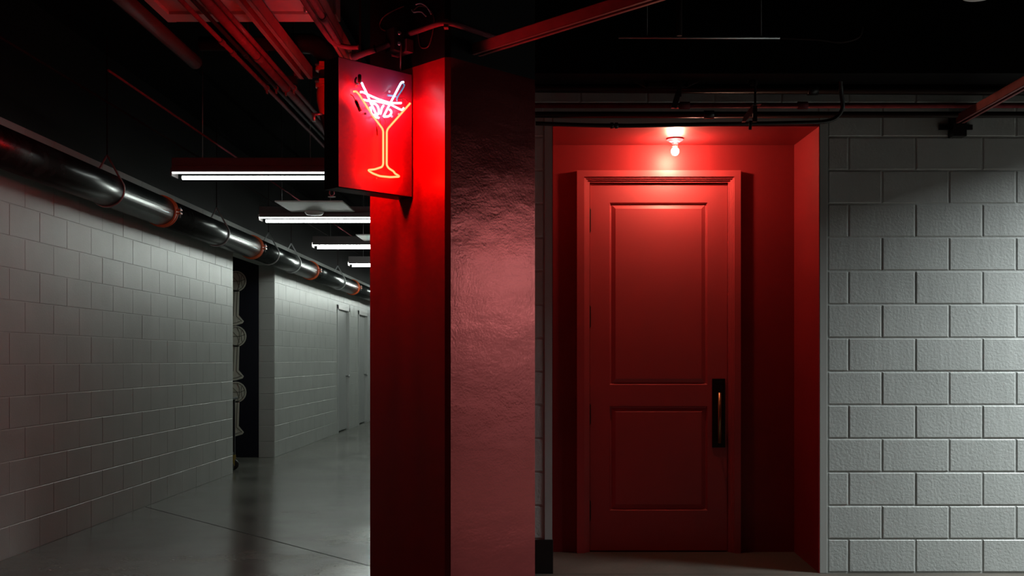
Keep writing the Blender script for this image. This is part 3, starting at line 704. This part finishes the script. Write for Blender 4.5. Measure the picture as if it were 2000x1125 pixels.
# conduit from the channel end to the junction box
jb = P(771, 80, 5.0)
jc = thing('conduit', P(690, 112, 5.0), 'short red-lit conduit running into the junction box above the sign', 'conduit', bundle)
MB().tube([P(688, 113, 5.03), P(762, 86, 4.98)], .0145, 12).build('pipe_run', M['ceil_steel'], jc)
MB().tube([P(686, 110, 5.05), P(696, 108, 5.04)], .022, 12).build('coupling', M['strut'], jc)
MB().tube([P(731, 96, 5.0), P(734, 95, 5.0)], .019, 12).build('strap', M['dark_steel'], jc)
jx = thing('junction_box', jb, 'dark junction box above the sign beside the column', 'box')
MB().obox(jb, (SD, SN, ZU), (.03, .035, .055)).build('box_body', M['dark_steel'], jx, bevel=.003)
for dz_ in (.03, -.02): MB().lathe([(.010, 0), (.010, -.006), (.005, -.008)], jb+SN*.035+ZU*dz_, 'y', 12).build('knockout', M['steel'], jx)
g2 = MB().obox(jb+Vector((.03, .05, -.02)), (SN, SD, ZU), (.06, .02, .03)).build('rear_bracket', M['ceil_steel'], jx)
rod = tag(MB().tube([P(784, 60, 4.98), P(783, 95, 4.98), P(782, 138, 5.0)], .0035, 8).build('support_wire', M['wire']), 'red-lit wire dropping from the junction box behind the sign', 'wire')
# conduit bending round the column
hz_ = EYE+1.567; off = .028
nL, nR = Vector((-1, -1, 0)).normalized(), Vector((1, -1, 0)).normalized()
a = CF+Vector((-.26, .26, 0))+nL*off; b = CF+Vector((0, -off*1.414, 0)); c_ = CF+Vector((.24, .24, 0))+nR*off
pts = [a, a.lerp(b, .45), b+Vector((-.06, .055, 0)), b+Vector((-.02, .022, 0)), b+Vector((.02, .022, 0)), b+Vector((.06, .055, 0)), b.lerp(c_, .55), c_]
gc = thing('conduit', (b.x, b.y, hz_), 'curved red-lit conduit wrapping round the black top of the column', 'conduit', bundle)
MB().tube(smooth_path([(p.x, p.y, hz_-.002*i) for i, p in enumerate(pts)]), .0125, 12).build('pipe_run', M['ceil_steel'], gc)
MB().tube([(a.x-.01, a.y+.01, hz_), (a.x+.02, a.y-.02, hz_)], .017, 12).build('end_fitting', M['strut'], gc)
MB().obox((b.x-.005, b.y+.027, hz_-.01), ((1, 0, 0), (0, 1, 0), ZU), (.010, .018, .019)).build('strap', M['strut'], gc)
# loose cables
for pts, r, lb_, y in (([(808, 20), (818, 12), (830, 13), (842, 22), (848, 36), (846, 60), (838, 88), (828, 94), (820, 88), (816, 60)], .003, 'looped cable hanging against the column under the curved conduit', 4.78),
                     ([(789, 12), (770, 20), (750, 32), (742, 46), (745, 56), (756, 61)], .0028, 'thin arched wire left of the junction box', 4.95),
                     ([(804, 19), (808, 24), (816, 23), (824, 24), (832, 32)], .0035, 'short pale wire end above the curved conduit', 4.9),
                     ([(812, 9), (822, 7), (834, 14), (842, 28)], .003, 'dim bent wire over the pale wire end', 4.95)):
    o = thing('cable', P(pts[0][0], pts[0][1], y), lb_, 'cable', 'loose cables at the column top')
    def onface(a_, b_): return P(a_, b_, 4.462/(1+(a_-VX)/F))
    MB().tube(smooth_path([onface(a_, b_) for a_, b_ in pts]), r, 7).build('cable_run', M['wire'] if 'pale' not in lb_ else M['glass_clear'], o)
# strut jutting from the column to the right
s0 = PH(930, 98, EYE+1.475); yend = s0+Vector((1, -1, 0))*2.6
channel('strut_channel', s0, yend, .052, 'long slanting steel channel jutting from the column, lit red', down=-1)
# drain riser with elbow behind the sign
ry = 5.9; rz = EYE+617/F*ry
rs = thing('riser_pipe', P(640, 240, ry), 'black pipe elbow and red-clamped riser half hidden behind the sign', 'pipe')
rr = .056
hx = P(640, 80, ry).x
arc = [(hx-.12+.12*math.sin(t), ry, rz-.12+.12*math.cos(t)) for t in [math.radians(k) for k in range(0, 91, 10)]]
MB().tube([(hx-.72, ry, rz), (hx-.16, ry, rz)], .040, 20).build('pipe_run', M['dark_steel'], rs)
MB().tube([(hx-.2, ry, rz), (hx-.15, ry, rz)]+arc+[(hx, ry, rz-.134)], rr, 24).build('elbow', M['black_pipe'], rs)
MB().tube([(hx, ry, rz-.134), (hx, ry, rz-.224)], rr-.006, 24).build('riser', M['black_pipe'], rs)
for z in (rz-.139, rz-.234):
    c = MB().lathe([(rr, -.02), (rr+.012, -.018), (rr+.012, .018), (rr, .02)], (hx, ry, z), 'z', 24).build('coupling', M['valve_red'], rs)
    MB().box(hx-.03, hx+.03, ry-rr-.034, ry-rr-.008, z-.014, z+.014).build('clamp_ear', M['valve_red'], c)
    MB().tube([(hx-.055, ry-rr-.022, z), (hx+.055, ry-rr-.022, z)], .006, 8).build('clamp_bolt', M['steel'], c)
MB().lathe([(rr-.008, .1), (rr, .09), (rr+.006, .05), (rr+.004, 0), (rr-.01, -.06), (.03, -.11)], (hx, ry, rz-.331), 'z', 24).build('valve_body', M['valve_red'], rs)
MB().tube([(hx-.085, ry-.03, rz-.407), (hx-.02, ry-.03, rz-.407)], .008, 8).tube([(hx-.07, ry-.03, rz-.447), (hx-.07, ry-.03, rz-.402)], .010, 8).build('valve_lever', M['steel'], rs)
MB().tube([(hx, ry, rz-.411), (hx, ry, rz-.465), (hx+.02, ry+.02, rz-.59)], [.045, .03, .03], 16).build('riser', M['black_pipe'], rs)
cp = thing('overhead_pipe', (hx-.3, ry+.5, 3.06), 'dark red crosswise pipe below the black elbow', 'pipe')
MB().tube([(hx-.30, ry+.5, 3.06), (hx+.3, ry+.5, 3.06)], .035, 14).build('pipe_run', M['ceil_steel'], cp)
MB().tube([(hx-.30, ry+.5, 3.06), (hx-.27, ry+.5, 3.06)], .042, 14).build('end_cap', M['ceil_steel'], cp)
MB().tube([(hx-.45, ry, rz+.03), (hx-.45, ry, ZTOP-.04)], .006, 6).build('hanger_rod', M['dark_steel'], rs)
MB().tube([(hx+.1, ry+.5, 3.08), (hx+.1, ry+.5, ZTOP-.04)], .006, 6).build('hanger_rod', M['dark_steel'], cp)
# sprinkler under the sign
sk = P(648, 372, 6.0); sp = thing('sprinkler', sk, 'tiny metal sprinkler head just below the sign corner', 'sprinkler')
MB().tube([sk+ZU*.07, sk+ZU*.0], .010, 10).build('stem', M['steel'], sp)
MB().lathe([(.022, -.004), (.022, -.008)], sk-ZU*.03, 'z', 14).build('deflector', M['steel'], sp)
MB().tube([sk+Vector((-.012, 0, 0)), sk+Vector((-.014, 0, -.02)), sk+Vector((0, 0, -.033)), sk+Vector((.014, 0, -.02)), sk+Vector((.012, 0, 0))], .003, 6).build('frame', M['steel'], sp)
MB().tube([sk+ZU*.07, Vector((sk.x, sk.y, ZTOP-.04))], .012, 8).build('drop_pipe', M['dark_steel'], sp)

# ================================================================== OVERHEAD, RIGHT
YR = 6.20
def rz_(py, y=YR): return EYE+(VY-py)/F*y
bm_ = struct(MB().box(XR_C, 9.4, 5.95, 6.25, rz_(144, 5.95), ZTOP-.02).build('trim_5', M['black_paint'], bevel=.004), 'deep black beam across the top of the front wall', 'beam')
def xpipe(py, r, x0, x1, m, label, y=YR, bands=(), cat='pipe', py2=None):
    z = rz_(py, y); z2 = z if py2 is None else rz_(py2, y); t = thing('overhead_pipe', (x0, y, z), label, cat, 'pipes running across above the alcove')
    MB().tube([(x0, y, z), (x1, y, z2)], r, 16).build('pipe_run', m, t)
    for b in bands:
        zz = z+(z2-z)*(b-x0)/(x1-x0)
        MB().tube([(b-.03, y, zz), (b+.03, y, zz)], r+.006, 14).build('coupling', m, t)
    return t
xpipe(172, .027, -.05, 9.3, M['black_pipe'], 'thick black pipe, topmost of the pipes above the alcove', py2=190, bands=(1.66,))
xpipe(206, .016, -.05, 9.3, M['ceil_steel'], 'reddish thin pipe, middle of the pipes above the alcove', bands=(.9, 1.6))
xpipe(224, .019, -.05, 9.3, M['black_pipe'], 'black pipe just under the reddish one above the alcove', y=6.24, bands=(1.05, 3.0))
cd_ = thing('conduit', P(1048, 240, 6.2), 'thin black conduit along the alcove top, bending upward at right', 'conduit')
MB().tube(smooth_path([P(1046, 241, 6.2), P(1200, 245.5, 6.2), P(1400, 242.5, 6.2), P(1570, 239.5, 6.2), P(1618, 236, 6.2), P(1637, 226, 6.2), P(1646, 208, 6.18), P(1643, 180, 6.15), P(1640, 140, 6.1)], 10), .0125, 12).build('pipe_run', M['black_pipe'], cd_)
for px_ in (1195, 1204): MB().tube([P(px_-3, 245.4, 6.2), P(px_+3, 245.4, 6.2)], .0185, 12).build('coupling', M['black_pipe'], cd_)
# bar joist diagonals
jo = thing('bar_joist', P(1200, 140, 6.15), 'dark steel joist webs in a shallow V above the doorway', 'joist')
for (a, b) in (((1200, 138), (1262, 167)), ((1262, 167), (1340, 167)), ((1340, 167), (1408, 136))):
    p, q = P(*a, 6.12), P(*b, 6.12); MB().obox((p+q)/2, (q-p, (0, 1, 0), (q-p).cross(Vector((0, 1, 0)))), ((q-p).length/2+.01, .015, .011)).build('web_bar', M['dark_steel'], jo)
# strap hanger above bulb
sh = thing('pipe_hanger', P(1322, 140, 6.16), 'steel strap and bright clamp holding the pipes right above the bulb', 'hanger')
MB().obox((P(1326, 130, 6.09)+P(1326, 180, 6.09))/2, ((1, 0, 0), (0, 1, 0), ZU), (.014, .003, .10)).build('strap', M['dark_steel'], sh)
p, q = P(1326, 178, 6.09), P(1316, 210, 6.12); MB().obox((p+q)/2, (q-p, (0, 1, 0), (q-p).cross(Vector((0, 1, 0)))), ((q-p).length/2, .004, .016)).build('strap', M['dark_steel'], sh)
for px_ in (1314, 1322): MB().obox(P(px_, 209, 6.15), ((1, 0, 0), (0, 1, 0), ZU), (.010, .012, .008)).build('clamp', M['steel'], sh)
# red lit bracket hanger
bh = thing('pipe_hanger', P(1466, 235, 6.1), 'rod hanger with a red-lit slanting bracket above the alcove', 'hanger')
MB().tube([P(1475, 205, 6.08), P(1475, 120, 6.08)], .007, 8).build('hanger_rod', M['dark_steel'], bh)
MB().tube([P(1460, 162, 6.08), P(1460, 130, 6.08)], .007, 8).build('hanger_rod', M['dark_steel'], bh)
poly = [P(1471, 203, 6.1), P(1470, 220, 6.1), P(1456, 237, 6.1), P(1449, 237, 6.1), P(1453, 226, 6.1)]
poly = [p+Vector((0, .0, 0)) for p in poly]; MB().prism(poly, (0, 0, 0), (.004, .030, 0)).build('bracket', M['strut'], bh)
MB().box(P(1470, 0, 6.1).x, P(1486, 0, 6.1).x, 6.08, 6.13, rz_(205, 6.1), rz_(203, 6.1)).build('washer_plate', M['steel'], bh)
MB().obox(P(1474, 220, 6.13), ((1, 0, 0), (0, 1, 0), ZU), (.012, .014, .055)).build('clamp_body', M['dark_steel'], bh)
MB().tube([P(1466, 236, 6.12), P(1465, 253, 6.12)], .009, 10).build('bolt', M['dark_steel'], bh)
MB().lathe([(.022, -.02), (.022, .02), (.01, .03)], P(1472, 160, 6.1), 'z', 10).build('nut', M['dark_steel'], bh)
# slanting strut at right, running towards the camera
zr = EYE+1.44
channel('strut_channel', (2.56, 6.30, zr), (2.56, 4.0, zr), .050, 'dim red-lit steel channel at the right edge, coming toward the camera')
br = thing('strut_bracket', P(1872, 236, 6.25), 'dark wall bracket holding the end of the right channel', 'bracket')
MB().box(2.52, 2.60, 6.26, 6.335, zr-.10, zr+.03).box(2.46, 2.66, 6.318, 6.335, zr-.05, zr-.02).build('plate', M['black_pipe'], br)
pb = [P(1868, 226, 6.28), P(1868, 241, 6.28), P(1880, 240, 6.28), P(1912, 226, 6.28)]
MB().prism(pb, (0, 0, 0), (0, .04, 0)).build('gusset', M['black_pipe'], br)
# high thin conduit and stub
tc_ = xpipe(73, .007, .45, 1.30, M['steel'], 'hair-thin pale conduit high in the dark above the doorway', y=5.5, py2=74)
MB().tube(smooth_path([(1.30, 5.5, rz_(74, 5.5)), (1.5, 5.5, rz_(77, 5.5)), (1.62, 5.5, rz_(82, 5.5)), (1.72, 5.52, rz_(70, 5.5)), (1.74, 5.52, rz_(50, 5.5))]), .007, 8).build('conduit_end', M['dark_steel'], tc_)
for x_ in (.6, 1.2): MB().tube([(x_, 5.5, rz_(73, 5.5)), (x_, 5.5, ZTOP-.04)], .004, 6).build('hanger_rod', M['black_pipe'], tc_)
vs_ = tag(MB().tube([P(1327, 70, 5.2), P(1327, -40, 5.2)], .014, 10).build('hanger_rod', M['dark_steel']), 'dim vertical rod at top above the doorway', 'rod')
sr = P(1912, -7, 5.0)
rg_ = thing('round_lamp', sr, 'pale round rim peeking in at the top right edge', 'lamp')
MB().lathe([(.060, .0), (.076, .0), (.082, .012), (.082, .04), (.060, .05)], sr, 'z', 40).build('rim', M['white_panel'], rg_)
MB().tube([sr+ZU*.05, Vector((sr.x, sr.y, ZTOP-.05))], .01, 8).build('stem', M['black_pipe'], rg_)
# housings of the shaded lamps right of the frame
for i, (x, y, z, _) in enumerate(SHOP):
    t = thing('shaded_lamp', (x, y, z), 'unseen shaded ceiling lamp beyond the right edge of the picture', 'lamp', 'shaded lamps beyond the right edge')
    mb = MB(); mb.box(x-.66, x+.66, y-.43, y+.43, z+.004, z+.03)
    for k in (-1, 1): mb.box(x+k*.65-.01, x+k*.65+.01, y-.43, y+.43, z-.34, z+.03); mb.box(x-.66, x+.66, y+k*.42-.01, y+k*.42+.01, z-.34, z+.03)
    mb.build('shade', M['black_paint'], t)
    for k in (-.5, .5): MB().tube([(x+k, y, z+.07), (x+k, y, ZTOP-.05)], .006, 6).build('hanger_rod', M['dark_steel'], t)
struct(MB().box(9.4, 9.6, -2, YF, 0, ZTOP).build('wall_right', M['block']), 'unseen grey wall added far beyond the right edge')  # added unseen so that its lit face reflects in the column
